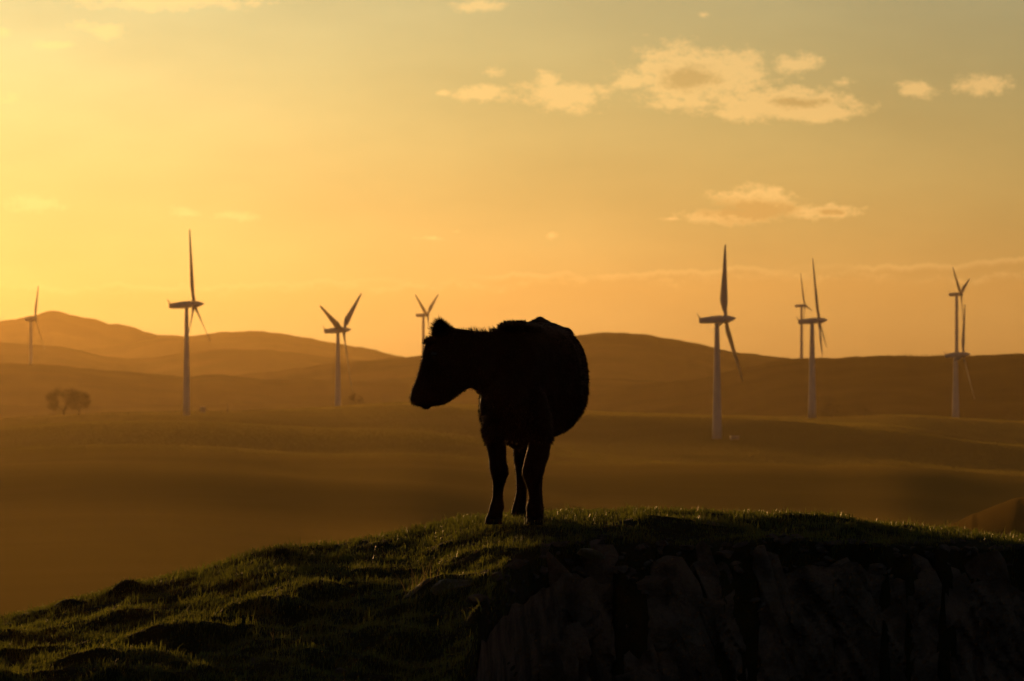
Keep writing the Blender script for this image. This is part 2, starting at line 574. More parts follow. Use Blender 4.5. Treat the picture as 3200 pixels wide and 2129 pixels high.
# hillock that rises out of the right edge behind the knoll
hill('hillock', 420, [(-100, 1500), (1900, 1430), (2050, 1290), (2120, 1240), (2200, 1203), (2260, 1172), (2310, 1154), (2357, 1143), (2420, 1128), (2600, 1100), (3000, 1090)],
     90, 90, 18, 18, soft=0.006, amp=0.5, ncol=420, nrow=60, umin=0.02, umax=0.24, rough_px=6, mat='hillock')

# base sheet under everything
gv = np.array([[-3900, -350, -90.0], [3900, -350, -90.0], [3900, 6500, -90.0], [-3900, 6500, -90.0]])
structure(np_mesh('ground', gv, np.array([[0, 1, 2, 3]]), M['moor']))

# ---------------------------------------------------------------- the knoll
KC = crest([(-400, 1500), (-120, 1452), (0, 1424), (40, 1419), (120, 1404), (165, 1386), (230, 1369), (290, 1346), (340, 1340), (450, 1316), (520, 1294), (580, 1272), (640, 1259), (700, 1257), (780, 1253), (860, 1237), (960, 1217), (1060, 1194), (1120, 1188), (1200, 1186), (1300, 1180), (1400, 1177), (1480, 1175), (1560, 1178), (1650, 1185), (1760, 1188), (1850, 1192), (1930, 1195), (1980, 1204), (2060, 1211), (2120, 1216), (2200, 1219), (2260, 1232), (2357, 1239), (2600, 1262), (3200, 1330)], 0.0006)
YC_U = np.array([-0.2, -0.09, -0.06, -0.03, 0.0, 0.03, 0.09, 0.2])
YC_Y = np.array([33.0, 34.4, 35.0, 35.7, 36.4, 36.4, 36.2, 36.0])
YE_U = np.array([-0.2, -0.016, -0.0096, -0.0022, 0.004, 0.0096, 0.017, 0.030, 0.05, 0.09, 0.2])
YE_Y = np.array([15.0, 24.0, 27.4, 31.0, 32.3, 32.9, 33.25, 33.4, 33.6, 33.9, 34.0])
# height of the turf where it breaks off at the quarry
ZE_U = np.array([-0.2, -0.03, -0.0096, -0.0022, 0.004, 0.017, 0.03, 0.05, 0.09, 0.2])
ZE_Z = np.array([-0.62, -0.66, -0.56, -0.22, -0.12, -0.11, -0.115, -0.11, -0.15, -0.30])
BUMPS = [  # photograph-copy x, distance, height, radius across, radius deep
    (648, 34.9, 0.030, 0.11, 0.16), (285, 34.4, 0.034, 0.12, 0.2), (240, 34.2, 0.02, 0.10, 0.2), (150, 34.2, 0.028, 0.15, 0.2), (60, 34.1, 0.03, 0.13, 0.25),
    (1500, 34.6, 0.060, 0.22, 0.35), (1440, 34.3, 0.03, 0.15, 0.3), (1880, 35.6, 0.03, 0.3, 0.3), (1955, 34.6, 0.05, 0.09, 0.2), (2090, 35.5, 0.03, 0.05, 0.2),
    (1020, 34.0, 0.045, 0.12, 0.2), (760, 32.0, 0.07, 0.40, 0.45), (1010, 31.2, 0.11, 0.26, 0.4), (560, 31.2, 0.09, 0.38, 0.4),
    (380, 29.9, 0.10, 0.34, 0.3), (250, 28.6, 0.11, 0.30, 0.3), (150, 28.0, 0.05, 0.4, 0.3), (900, 29.4, 0.06, 0.4, 0.3), (700, 28.7, 0.05, 0.25, 0.3), (60, 30.3, 0.06, 0.3, 0.3),
    (860, 33.2, 0.03, 0.45, 0.3), (1080, 32.8, 0.05, 0.22, 0.3), (1250, 33.0, 0.03, 0.2, 0.25), (850, 28.2, 0.05, 0.12, 0.15), (1120, 29.5, 0.05, 0.2, 0.2),
]


def yc_of(u):
    return smooth_interp(u, YC_U, YC_Y, 0.006)


def ye_of(u):
    return smooth_interp(u, YE_U, YE_Y, 0.0015) + 0.34 * fbm(u * 260, u * 0 + 2.0, 61, 4)


def knoll_top(X, Y):
    u = X / Y
    Yc = yc_of(u)
    Ye = np.minimum(ye_of(u), 33.6)
    Zc = EYE - (KC(u) - HZ) / F * Yc
    Zc = np.where(u < -0.1, np.maximum(Zc, -1.1), Zc)
    Ze = smooth_interp(u, ZE_U, ZE_Z, 0.002)
    # on the left the turf runs on down towards the camera, on the right it ends at the break
    wl = np.clip((-u - 0.004) / 0.010, 0, 1)
    Zl = -0.635
    ta = np.clip((Yc - Y) / (Yc - 27.0), 0, 1.6)
    za = Zc + (Zl - Zc) * ta ** 0.92
    tb = np.clip((Yc - 0.6 - Y) / np.maximum(Yc - 0.6 - Ye, 0.3), 0, 1.5)
    zb = Zc + (Ze - Zc) * tb ** 1.3
    z = za * wl + zb * (1 - wl)
    beh = np.maximum(Y - Yc, 0)
    z = z - 0.03 * beh - 0.11 * beh ** 2
    cowflat = np.exp(-(((X - 0.1) / 0.55) ** 2 + ((Y - 34.8) / 1.1) ** 2))
    front = np.clip((Yc + 0.3 - Y) / 0.8, 0.25, 1)
    hum = 0.062 * fbm(X / 0.55, Y / 0.75, 71, 3) + 0.030 * fbm(X / 0.15, Y / 0.22, 72, 3)
    nearw = np.clip((34.0 - Y) / 3.0, 0, 1)
    hum = hum * (0.50 + 0.75 * nearw)
    for bx, by, bh, rx, ry in BUMPS:
        bX = (bx * DS - 1600) / F * by
        hum = hum + bh * np.exp(-(((X - bX) / rx) ** 2 + ((Y - by) / ry) ** 2))
    z = z + hum * front * (1 - cowflat)
    # level standing for the animal
    z = z * (1 - cowflat) + cowflat * (0.0 + 0.25 * z)
    return z


def roll_drop(d, u):
    """the turf rolls over the quarry edge before it falls away"""
    k = np.clip((u + 0.012) / 0.02, 0, 1)
    return d * (0.45 + 0.35 * k) + 2.6 * k * np.maximum(d - 0.22, 0) + 0.5 * (1 - k) * np.maximum(d - 0.3, 0)


def build_knoll():
    xs = np.arange(-6.0, 6.001, 0.036)
    ys = np.arange(20.0, 46.0, 0.05)
    X, Y = np.meshgrid(xs, ys)
    Z = knoll_top(X, Y)
    u = X / Y
    Ye = ye_of(u)
    d = np.maximum(Ye + 0.02 - Y, 0)
    Z = np.where(Y < Ye + 0.02, np.maximum(Z - roll_drop(d, u), -2.6), Z)
    far = np.maximum(Y - 39.5, 0)
    Z = np.where(far > 0, np.maximum(Z, -9.0), Z)
    V = np.stack([X, Y, Z], -1).reshape(-1, 3)
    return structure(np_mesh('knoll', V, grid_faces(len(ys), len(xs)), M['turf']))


knoll = build_knoll()

# ---- haze: one box of even, forward-scattering air round the whole place
def build_haze():
    x0, x1, y0, y1, z0, z1 = -4000, 4000, -400, 6600, -91.0, 112.0
    V = [(x0, y0, z0), (x1, y0, z0), (x1, y1, z0), (x0, y1, z0), (x0, y0, z1), (x1, y0, z1), (x1, y1, z1), (x0, y1, z1)]
    Fs = [(3, 2, 1, 0), (4, 5, 6, 7), (0, 1, 5, 4), (1, 2, 6, 5), (2, 3, 7, 6), (3, 0, 4, 7)]
    m = bpy.data.materials.new('evening_haze')
    m.use_nodes = True
    nt = m.node_tree
    nt.nodes.remove(nt.nodes['Principled BSDF'])
    v = nt.nodes.new('ShaderNodeVolumePrincipled')
    v.inputs['Color'].default_value = (0.97, 0.71, 0.32, 1)
    v.inputs['Density'].default_value = 0.0000215
    v.inputs['Anisotropy'].default_value = 0.78
    nt.links.new(v.outputs[0], nt.nodes['Material Output'].inputs['Volume'])
    o = mesh_obj('haze', V, Fs, m, smooth=False)
    o['kind'] = 'stuff'
    tag(o, 'golden evening haze lying over the valley and the hills', 'haze')


build_haze()


# ================================================================ the cow
ZS = 2.2406
ZX0, ZY0 = 1240.0, 960.0


def cp(zx, zy, dy):
    """point on the animal: position on an enlarged view of it, plus depth behind its front hooves"""
    return at(ZX0 + zx / ZS, ZY0 + zy / ZS, COWY + dy)


def ring(c, up, dn, rt, lf, n=28, e=2.0):
    out = []
    for i in range(n):
        t = 2 * math.pi * i / n
        cx, sx = math.cos(t), math.sin(t)
        a = abs(cx) ** (2.0 / e)
        b = abs(sx) ** (2.0 / e)
        v = (rt if cx >= 0 else lf) * a + (up if sx >= 0 else dn) * b
        out.append(c + v)
    return out


def build_cow():
    parts = []
    # trunk, chest to rump: depth, left, right, top, bottom, centre x, centre y, squareness
    S = [
        (-0.21, 670, 790, 520, 720, 730, 620, 2.0),
        (-0.17, 640, 850, 430, 800, 735, 610, 2.1),
        (-0.08, 604, 925, 300, 880, 750, 590, 2.2),
        (0.03, 590, 1000, 175, 905, 775, 560, 2.2),
        (0.15, 585, 1070, 128, 915, 800, 540, 2.2),
        (0.32, 592, 1170, 108, 925, 850, 530, 2.2),
        (0.55, 640, 1290, 116, 915, 930, 525, 2.25),
        (0.78, 690, 1338, 120, 895, 985, 520, 2.3),
        (0.95, 735, 1328, 110, 850, 1000, 500, 2.3),
        (1.08, 770, 1278, 100, 770, 1000, 430, 2.3),
        (1.20, 800, 1225, 110, 700, 1000, 380, 2.3),
        (1.30, 850, 1150, 140, 600, 1000, 350, 2.2),
        (1.36, 920, 1080, 200, 450, 1000, 330, 2.0),
    ]
    rings = []
    for dy, L, Rr, T, B, cx, cy, e in S:
        c = cp(cx, cy, dy)
        rings.append(ring(c, cp(cx, T, dy) - c, cp(cx, B, dy) - c, cp(Rr, cy, dy) - c, cp(L, cy, dy) - c, 36, e))
    parts.append(loft(rings))

    def blob(zx, zy, dy, rx, rz, ry, n=14):
        c = cp(zx, zy, dy)
        rr = []
        for i in range(1, n):
            a = -math.pi / 2 + math.pi * i / n
            k = math.cos(a)
            cc = c + Vector((0, ry * math.sin(a), 0))
            X = Vector((rx / 1165.0 * k, 0, 0))
            Z = Vector((0, 0, rz / 1165.0 * k))
            rr.append(ring(cc, Z, -Z, X, -X, 18))
        parts.append(loft(rr))

    blob(1000, 128, 1.08, 85, 48, 0.16)       # sacrum and tail head
    blob(1003, 103, 1.10, 34, 38, 0.10)
    blob(1178, 196, 1.02, 60, 54, 0.10)       # near hook bone
    blob(1090, 165, 1.06, 90, 45, 0.12)
    blob(880, 185, 1.02, 70, 56, 0.10)
    blob(810, 150, 0.16, 110, 46, 0.16)       # withers
    blob(905, 150, 0.5, 130, 42, 0.45)        # back line
    blob(845, 905, 0.82, 72, 92, 0.16)        # flank fold / udder seen between the legs
    blob(700, 790, -0.05, 100, 110, 0.16)     # brisket
    blob(640, 700, 0.02, 60, 150, 0.13)       # shoulder points
    blob(950, 720, 0.06, 110, 190, 0.15)
    blob(880, 640, 1.0, 140, 240, 0.17)       # thighs
    blob(1060, 640, 1.0, 140, 240, 0.17)

    def leg(rows, n=20):
        rr = []
        for zx, zy, a, dy, b in rows:
            c = cp(zx, zy, dy)
            X = Vector((a / 1165.0, 0, 0))
            Y = Vector((0, b, 0))
            rr.append(ring(c, Y, -Y, X, -X, n, 2.15))
        parts.append(loft(rr))

    # forelegs
    leg([(672, 640, 60, .02, .10), (672, 740, 82, .02, .13), (684, 850, 86, .02, .125), (690, 925, 68, .02, .10), (702, 1030, 55, .01, .075), (707, 1080, 54, .0, .065), (715, 1125, 60, -.012, .068), (720, 1165, 56, -.01, .062),
         (715, 1210, 40, .0, .043), (709, 1255, 30, .0, .036), (706, 1325, 29, .0, .034), (703, 1378, 38, -.004, .044), (699, 1405, 44, -.012, .05), (693, 1432, 40, -.025, .045), (686, 1462, 48, -.04, .055), (682, 1480, 52, -.045, .058)])
    leg([(960, 640, 90, .05, .11), (978, 760, 110, .05, .14), (1000, 860, 92, .04, .13), (1003, 935, 76, .03, .10), (996, 985, 72, .02, .085), (985, 1040, 76, .01, .075), (968, 1100, 72, .0, .07), (956, 1145, 71, -.012, .072), (951, 1188, 62, -.008, .064),
         (955, 1232, 45, .0, .044), (962, 1285, 35, .0, .037), (966, 1338, 34, .0, .035), (961, 1388, 44, -.004, .045), (960, 1412, 49, -.012, .05), (962, 1440, 45, -.025, .046), (964, 1466, 52, -.036, .055), (965, 1482, 55, -.04, .058)])
    # hind legs, about a body length further back; the hocks point backward
    leg([(880, 700, 110, .98, .16), (872, 800, 88, .95, .14), (868, 900, 62, .98, .11), (869, 980, 48, 1.06, .08), (870, 1060, 46, 1.14, .062), (873, 1110, 42, 1.16, .058), (876, 1170, 36, 1.12, .045), (874, 1240, 32, 1.10, .038),
         (872, 1300, 31, 1.085, .036), (866, 1360, 37, 1.07, .042), (858, 1405, 43, 1.05, .048), (855, 1440, 46, 1.03, .052), (854, 1452, 47, 1.025, .054)])
    leg([(1040, 700, 120, .94, .16), (1020, 800, 95, .90, .14), (1000, 900, 62, .92, .11), (990, 980, 48, 1.00, .08), (985, 1060, 45, 1.06, .062), (982, 1110, 42, 1.08, .058), (980, 1170, 36, 1.04, .045), (980, 1240, 32, 1.02, .038),
         (980, 1300, 31, 1.005, .036), (980, 1360, 36, .99, .042), (980, 1405, 40, .97, .048), (980, 1440, 43, .95, .052), (980, 1453, 44, .945, .054)])

    # neck and head: upper point, lower point (both on the profile), depth, half thickness
    H = [
        ((101, 622), (105, 655), -.16, .030, 2.0), ((103, 602), (118, 678), -.16, .052, 2.3), ((114, 572), (150, 690), -.16, .066, 2.4), ((128, 530), (205, 700), -.16, .070, 2.4), ((143, 487), (250, 690), -.16, .071, 2.3),
        ((160, 430), (318, 682), -.16, .076, 2.2), ((180, 365), (382, 650), -.16, .092, 2.2), ((184, 325), (432, 610), -.16, .104, 2.2), ((197, 275), (478, 580), -.155, .112, 2.2), ((214, 236), (505, 566), -.15, .112, 2.1),
        ((262, 200), (520, 556), -.14, .108, 2.1), ((330, 165), (530, 556), -.13, .110, 2.1), ((392, 148), (540, 570), -.12, .118, 2.1), ((460, 158), (570, 598), -.10, .130, 2.1), ((550, 170), (625, 640), -.06, .150, 2.1),
        ((630, 178), (690, 700), -.01, .170, 2.1), ((700, 160), (740, 760), .06, .185, 2.1), ((760, 130), (790, 820), .14, .19, 2.1),
    ]
    rr = []
    for a, b, dy, th, e in H:
        A, B = cp(a[0], a[1], dy), cp(b[0], b[1], dy)
        c = (A + B) / 2
        Yv = Vector((0, th, 0))
        rr.append(ring(c, A - c, B - c, Yv, -Yv, 28, e))
    parts.append(loft(rr))
    blob(207, 686, -.16, 34, 27, .05)         # chin and lower lip
    blob(120, 640, -.16, 26, 34, .058)        # muzzle pad
    blob(228, 248, -.15, 28, 26, .08)         # crown of the forehead
    blob(430, 500, -.14, 90, 90, .10)         # cheek

    # ears: cupped leaves standing off the poll
    def ear(base, tip, wid, dy0, dy1, lean):
        rr = []
        B0, T0 = cp(base[0], base[1], dy0), cp(tip[0], tip[1], dy1)
        for k, (f, w) in enumerate(((-0.15, .8), (0.1, .98), (.32, 1.0), (.55, .82), (.75, .55), (.9, .30), (1.0, .1))):
            c = B0.lerp(T0, f) + Vector((lean * math.sin(f * 3.0), 0, 0))
            X = Vector((wid / 1165.0 * w, 0, 0))
            Y = Vector((0, .022 * (0.5 + w * .6), 0))
            rr.append(ring(c, Y, -Y, X, -X, 16))
        parts.append(loft(rr))

    ear((322, 208), (296, 86), 74, -.24, -.29, .004)
    ear((334, 200), (306, 100), 64, -.07, -.02, .004)

    V, Fs = join(parts)
    org = cp(840, 1505, 0.45)
    org.z = 0.0
    me = bpy.data.meshes.new('cow_raw')
    me.from_pydata([tuple(v - org) for v in V], [], Fs)
    bm = bmesh.new()
    bm.from_mesh(me)
    bmesh.ops.recalc_face_normals(bm, faces=bm.faces)
    bm.to_mesh(me)
    bm.free()
    tmp = bpy.data.objects.new('cow_raw', me)
    COL.objects.link(tmp)
    md = tmp.modifiers.new('r', 'REMESH')
    md.mode = 'VOXEL'
    md.voxel_size = 0.0085
    sm = tmp.modifiers.new('s', 'SMOOTH')
    sm.factor = 0.5
    sm.iterations = 4
    dg = bpy.context.evaluated_depsgraph_get()
    ev = tmp.evaluated_get(dg)
    body = bpy.data.meshes.new_from_object(ev)
    bpy.data.objects.remove(tmp)
    body.name = 'cow'
    # fine unevenness of muscle and coat
    n = len(body.vertices)
    co = np.empty(n * 3, dtype=np.float32)
    no = np.empty(n * 3, dtype=np.float32)
    body.vertices.foreach_get('co', co)
    body.vertices.foreach_get('normal', no)
    co = co.reshape(-1, 3)
    no = no.reshape(-1, 3)
    d = (0.003 + 0.0045 * np.clip((0.60 - co[:, 2]) / 0.15, 0, 1)) + 0.0035 * fbm(co[:, 0] * 14 + co[:, 1] * 9, co[:, 2] * 14 - co[:, 1] * 5, 91, 3)
    co = co + no * d[:, None]
    body.vertices.foreach_set('co', co.astype(np.float32).ravel())
    body.materials.clear()
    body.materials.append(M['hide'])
    body.polygons.foreach_set('use_smooth', np.ones(len(body.polygons), dtype=bool))
    body.update()
    cow = bpy.data.objects.new('cow', body)
    cow.location = org
    COL.objects.link(cow)
    tag(cow, 'black cow standing on the grassy knoll, head turned to the left, backlit', 'cow')

    # coat: short hairs all over, long on the crest of the neck, the poll and the belly
    npoly = len(body.polygons)
    cen = np.empty(npoly * 3, dtype=np.float32)
    nor = np.empty(npoly * 3, dtype=np.float32)
    body.polygons.foreach_get('center', cen)
    body.polygons.foreach_get('normal', nor)
    cen = cen.reshape(-1, 3)
    nor = nor.reshape(-1, 3)
    wx = cen[:, 0] + org.x
    wy = cen[:, 1] + org.y
    wz = cen[:, 2] + org.z
    zx = ((wx / wy * F + 1600) - ZX0) * ZS
    zy = ((HZ - (wz - EYE) / wy * F) - ZY0) * ZS
    ln = np.full(npoly, 0.014)
    ln = np.where(zy > 930, 0.009, ln)
    ln = np.where((zx < 210) & (zy > 240), 0.003, ln)
    belly = (nor[:, 2] < -0.1) & (zy > 560) & (zy < 960) & (zx > 560)
    ln = np.where(belly, 0.026, ln)
    ln = np.where(~belly & (zy > 200) & (zy < 900), np.maximum(ln, 0.014 + 0.004 * np.clip((zx - 1000) / 300, 0, 1)), ln)
    neck = (nor[:, 2] > 0.55) & (zx > 420) & (zx < 700) & (zy < 230)
    ln = np.where(neck, 0.010 + 0.030 * np.clip((zx - 430) / 120, 0, 1), ln)
    wit = (nor[:, 2] > 0.5) & (zx >= 690) & (zx < 900) & (zy < 150)
    ln = np.where(wit, 0.018, ln)
    back = (nor[:, 2] > 0.5) & (zx >= 900) & (zy < 200)
    ln = np.where(back, 0.008, ln)
    poll = (zx > 190) & (zx < 400) & (zy < 262)
    ln = np.where(poll, 0.026, ln)
    ln = np.where(poll & (zx < 330) & (zy < 190), 0.034, ln)
    jaw = (nor[:, 2] < -0.3) & (zx > 230) & (zx < 640) & (zy < 720)
    ln = np.where(jaw, 0.014, ln)
    prob = np.ones(npoly) * 1.0 - neck * 0.45 + poll * 1.0 + belly * 0.6
    idx = rng.choice(npoly, 100000, p=prob / prob.sum())
    P = cen[idx] + rng.normal(0, 0.003, (len(idx), 3))
    Nn = nor[idx]
    L = ln[idx] * rng.uniform(0.45, 1.15, len(idx))
    dirv = Nn + rng.normal(0, 0.22, Nn.shape)
    dirv[:, 2] -= np.where(neck[idx] | poll[idx] | wit[idx], -0.25, 0.75)
    dirv[:, 0] += np.where(neck[idx], -0.35, 0.0) + np.where(poll[idx], -0.25, 0)
    dirv /= np.linalg.norm(dirv, axis=1, keepdims=True)
    side = np.cross(dirv, rng.normal(0, 1, dirv.shape))
    side /= np.linalg.norm(side, axis=1, keepdims=True) + 1e-6
    hw = np.where(L > 0.02, 0.0020, 0.0016)[:, None]
    base = P - Nn * 0.003
    V = np.stack([base - side * hw, base + side * hw, base + dirv * L[:, None]], 1).reshape(-1, 3)
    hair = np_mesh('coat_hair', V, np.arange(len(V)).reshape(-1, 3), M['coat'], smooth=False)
    hair['kind'] = 'stuff'
    hair.parent = cow

    # cloven hooves
    def hoof(zx, zy, dy, a, h):
        pr = []
        for s in (-1, 1):
            rr = []
            for f, w, fw in ((0.0, 1.0, -.022), (0.5, .9, -.010), (1.0, .72, .0)):
                c = cp(zx + s * a * .5, zy, dy)
                c = c + Vector((0, fw, f * h - 0.012))
                X = Vector((a * .52 / 1165.0 * w, 0, 0))
                Y = Vector((0, .062 * w, 0))
                rr.append(ring(c - org, Y * .8, -Y, X, -X, 12, 2.3))
            pr.append(loft(rr))
        v, f = join(pr)
        mesh_obj('hoof', v, f, M['hoof'], parent=cow)

    hoof(677, 1505, -.05, 60, .045)
    hoof(964, 1508, -.045, 58, .045)
    hoof(855, 1474, 1.02, 50, .042)
    hoof(980, 1474, .94, 48, .042)

    def eye(dy):
        rr = []
        c = cp(262, 330, dy) - org
        for i in range(1, 8):
            a = -math.pi / 2 + math.pi * i / 8
            k = math.cos(a)
            X = Vector((.021 * k, 0, 0))
            Z = Vector((0, 0, .017 * k))
            rr.append(ring(c + Vector((0, .016 * math.sin(a), 0)), Z, -Z, X, -X, 12))
        v, f = loft(rr)
        mesh_obj('eye', v, f, M['eye'], parent=cow)

    eye(-.252)
    eye(-.062)

    # tail hanging behind the hindquarters
    rr = []
    for zx, zy, dy, r in ((1000, 190, 1.33, .035), (1000, 260, 1.40, .032), (995, 420, 1.42, .022), (990, 600, 1.40, .018), (985, 760, 1.39, .03), (982, 860, 1.39, .035), (980, 930, 1.39, .008)):
        c = cp(zx, zy, dy) - org
        X = Vector((r, 0, 0))
        Y = Vector((0, r, 0))
        rr.append(ring(c, Y, -Y, X, -X, 12))
    v, f = loft(rr)
    mesh_obj('tail', v, f, M['coat'], parent=cow)
    return cow


build_cow()


# ================================================================ wind turbines
def nacelle_mesh(long_nose):
    # x to the nose; rear box, bedplate swelling to the rotor
    rows = [(-3.5, .42, .50, .05), (-3.38, .52, .60, .0), (-2.3, .60, .66, .02), (-1.2, .66, .74, .06), (0.0, .72, .80, .10), (1.1, .70, .78, .14), (1.75, .55, .60, .16)]
    if not long_nose:
        rows = [(-3.1, .46, .52, .0), (-2.98, .56, .62, .0), (-1.8, .64, .70, .0), (0.0, .70, .74, .0), (1.0, .66, .70, .02), (1.5, .5, .54, .02)]
    rr = []
    for x, hy, hz, dz in rows:
        c = Vector((x, 0, dz + .55))
        rr.append(ring(c, Vector((0, 0, hz)), Vector((0, 0, -hz)), Vector((0, hy, 0)), Vector((0, -hy, 0)), 20, 3.6))
    return loft(rr)


def hub_mesh(long_nose):
    rows = [(-.62, .50), (-.50, .78), (.0, .86), (.45, .82), (.95, .66), (1.45, .46), (1.95, .26), (2.25, .06)] if long_nose else [(-.55, .46), (-.42, .70), (.0, .76), (.35, .68), (.6, .45), (.72, .12)]
    return loft([ring(Vector((x, 0, 0)), Vector((0, 0, r)), Vector((0, 0, -r)), Vector((0, r, 0)), Vector((0, -r, 0)), 20) for x, r in rows])


def blade_mesh():
    # span, chord, thickness, twist(deg)
    rows = [(.5, .75, .75, 0), (1.4, .78, .74, 0), (2.2, 1.1, .55, 8), (3.4, 1.75, .42, 12), (4.4, 1.85, .34, 11), (6.0, 1.62, .27, 9), (8.0, 1.32, .21, 6), (10.5, 1.02, .16, 4), (13.0, .76, .11, 2), (15.3, .52, .07, 1), (16.5, .34, .05, 0), (17.0, .10, .02, 0)]
    rr = []
    for s, c, th, tw in rows:
        pitch = R_(-tw)
        ch = Vector((math.sin(pitch), math.cos(pitch), 0))
        nn = Vector((math.cos(pitch), -math.sin(pitch), 0))
        ctr = Vector((0.03 * s - .0, 0, s))
        off = 0.0 if s < 2 else -0.20 * c
        rr.append(ring(ctr + ch * off, nn * th * .5, -nn * th * .5, ch * c * .5, -ch * c * .5, 14, 2.0))
    return loft(rr)


SHARED = {}


def shared(name, key, build, mat):
    if key not in SHARED:
        v, f = build()
        me = bpy.data.meshes.new(name)
        me.from_pydata([tuple(p) for p in v], [], f)
        me.polygons.foreach_set('use_smooth', [True] * len(me.polygons))
        me.materials.append(M[mat])
        me.update()
        SHARED[key] = me
    o = bpy.data.objects.new(name, SHARED[key])
    COL.objects.link(o)
    return o


def turbine(hub_px, tow_px, base_y, Rpx, D, phase, f, tilt, long_nose, wbase, wtop, pitch, label):
    """hub and tower axis as seen in the photograph, apparent blade length, distance, blade phase, yaw"""
    sc = Rpx * D / F / 17.0
    hub = at(hub_px[0], hub_px[1], D)
    b = math.atan2(hub.x, D)
    psi = math.asin(f) + b
    rot = Matrix.Rotation(-psi, 3, 'Z')
    ov = (hub.x - at(tow_px, hub_px[1], D).x) / max(math.cos(psi), .5) / sc     # rotor overhang
    axis = rot @ Vector((1, 0, 0))
    top = hub - axis * ov * sc
    base = at(tow_px, base_y, D)
    root = empty('wind_turbine', (top.x, top.y, base.z - 0.6), label, 'wind turbine', 'wind turbines on the moor')
    root.rotation_euler = (0, 0, -psi)
    root.scale = (sc, sc, sc)
    hz = (hub.z - (base.z - 0.6)) / sc
    # tower
    rt, rb = wtop * D / F / 2 / sc, wbase * D / F / 2 / sc
    rr = []
    htop = hz - .60
    for k in range(9):
        t = k / 8
        r = rb + (rt - rb) * t
        rr.append(ring(Vector((0, 0, htop * t)), Vector((0, r, 0)), Vector((0, -r, 0)), Vector((r, 0, 0)), Vector((-r, 0, 0)), 28))
    v, fc = loft(rr)
    mesh_obj('tower', v, fc, M['paint'], parent=root)
    # nacelle
    na = shared('nacelle', ('nac', long_nose), lambda: nacelle_mesh(long_nose), 'paint')
    na.parent = root
    na.location = (ov - 2.05 if long_nose else ov - 1.75, 0, hz - .70)
    na.rotation_euler = (0, -R_(2.5), 0)

    def mast():
        if long_nose:
            return join([tube((-3.3, 0, .9), (-3.65, 0, 1.5), .16, .10), tube((-3.65, 0, 1.5), (-3.95, 0, 2.15), .10, .06), tube((-3.6, -.35, 1.5), (-3.6, .35, 1.5), .05, .05)])
        return join([tube((-2.8, 0, .9), (-3.05, 0, 1.5), .14, .08), tube((-3.0, -.3, 1.4), (-3.0, .3, 1.4), .05, .05)])
    ms = shared('anemometer_mast', ('mast', long_nose), mast, 'metal')
    ms.parent = na
    hb = shared('hub', ('hub', long_nose), lambda: hub_mesh(long_nose), 'paint')
    hb.parent = root
    hb.location = (ov, 0, hz)
    tl = Matrix.Rotation(-R_(tilt), 4, 'Y')
    hb.matrix_basis = Matrix.Translation((ov, 0, hz)) @ tl
    for k in range(3):
        bl = shared('blade', 'blade', blade_mesh, 'blade')
        bl.parent = root
        bl.matrix_basis = Matrix.Translation((ov, 0, hz)) @ tl @ Matrix.Rotation(R_(phase + 120 * k), 4, 'X') @ Matrix.Rotation(-R_(pitch), 4, 'Z')
    return root


turbine((110, 996), 96.5, 1140, 116, 2590, -27, .30, 4.6, False, 10, 8, 28, 'hazy white wind turbine at the far left, before the yellow mountain')
turbine((606, 952), 583, 1290, 238, 1262, 0, .18, 4.6, True, 22, 11, 26, 'tall wind turbine left of the cow with one blade pointing straight up')
turbine((1073, 1032), 1056, 1290, 195, 1560, -54, .40, 4.6, True, 20, 10, 38, 'wind turbine with two blades raised in a wide V, tower standing in full view')
turbine((1336, 984), 1323, 1150, 130, 2950, -60, .33, 4.6, False, 11, 8, 28, 'far wind turbine partly hidden behind the head of the cow')
turbine((2267, 998), 2241, 1376, 254, 1259, -22, .21, 5.5, True, 30, 14, 58, 'largest wind turbine right of the cow, one blade straight up, pale box at its foot')
turbine((2515, 955), 2505, 1132, 108, 2330, 20, .20, 4.6, False, 10, 7, 24, 'small far wind turbine on the dark ridge, overlapped by a nearer one')
turbine((2560, 1003), 2538, 1300, 200, 1540, 4, .05, 7.0, True, 25, 12, 30, 'white wind turbine in front of the small far one, its blade leaning left')
turbine((3004, 919), 2990, 1125, 135, 2320, 51, .22, 4.6, False, 12, 9, 28, 'far wind turbine on the ridge at the right, rising above a nearer one')
turbine((3010, 1109), 2987, 1305, 175, 1700, -25, .20, 4.6, True, 23, 12, 28, 'near wind turbine at the far right, its rotor level with the ridge')


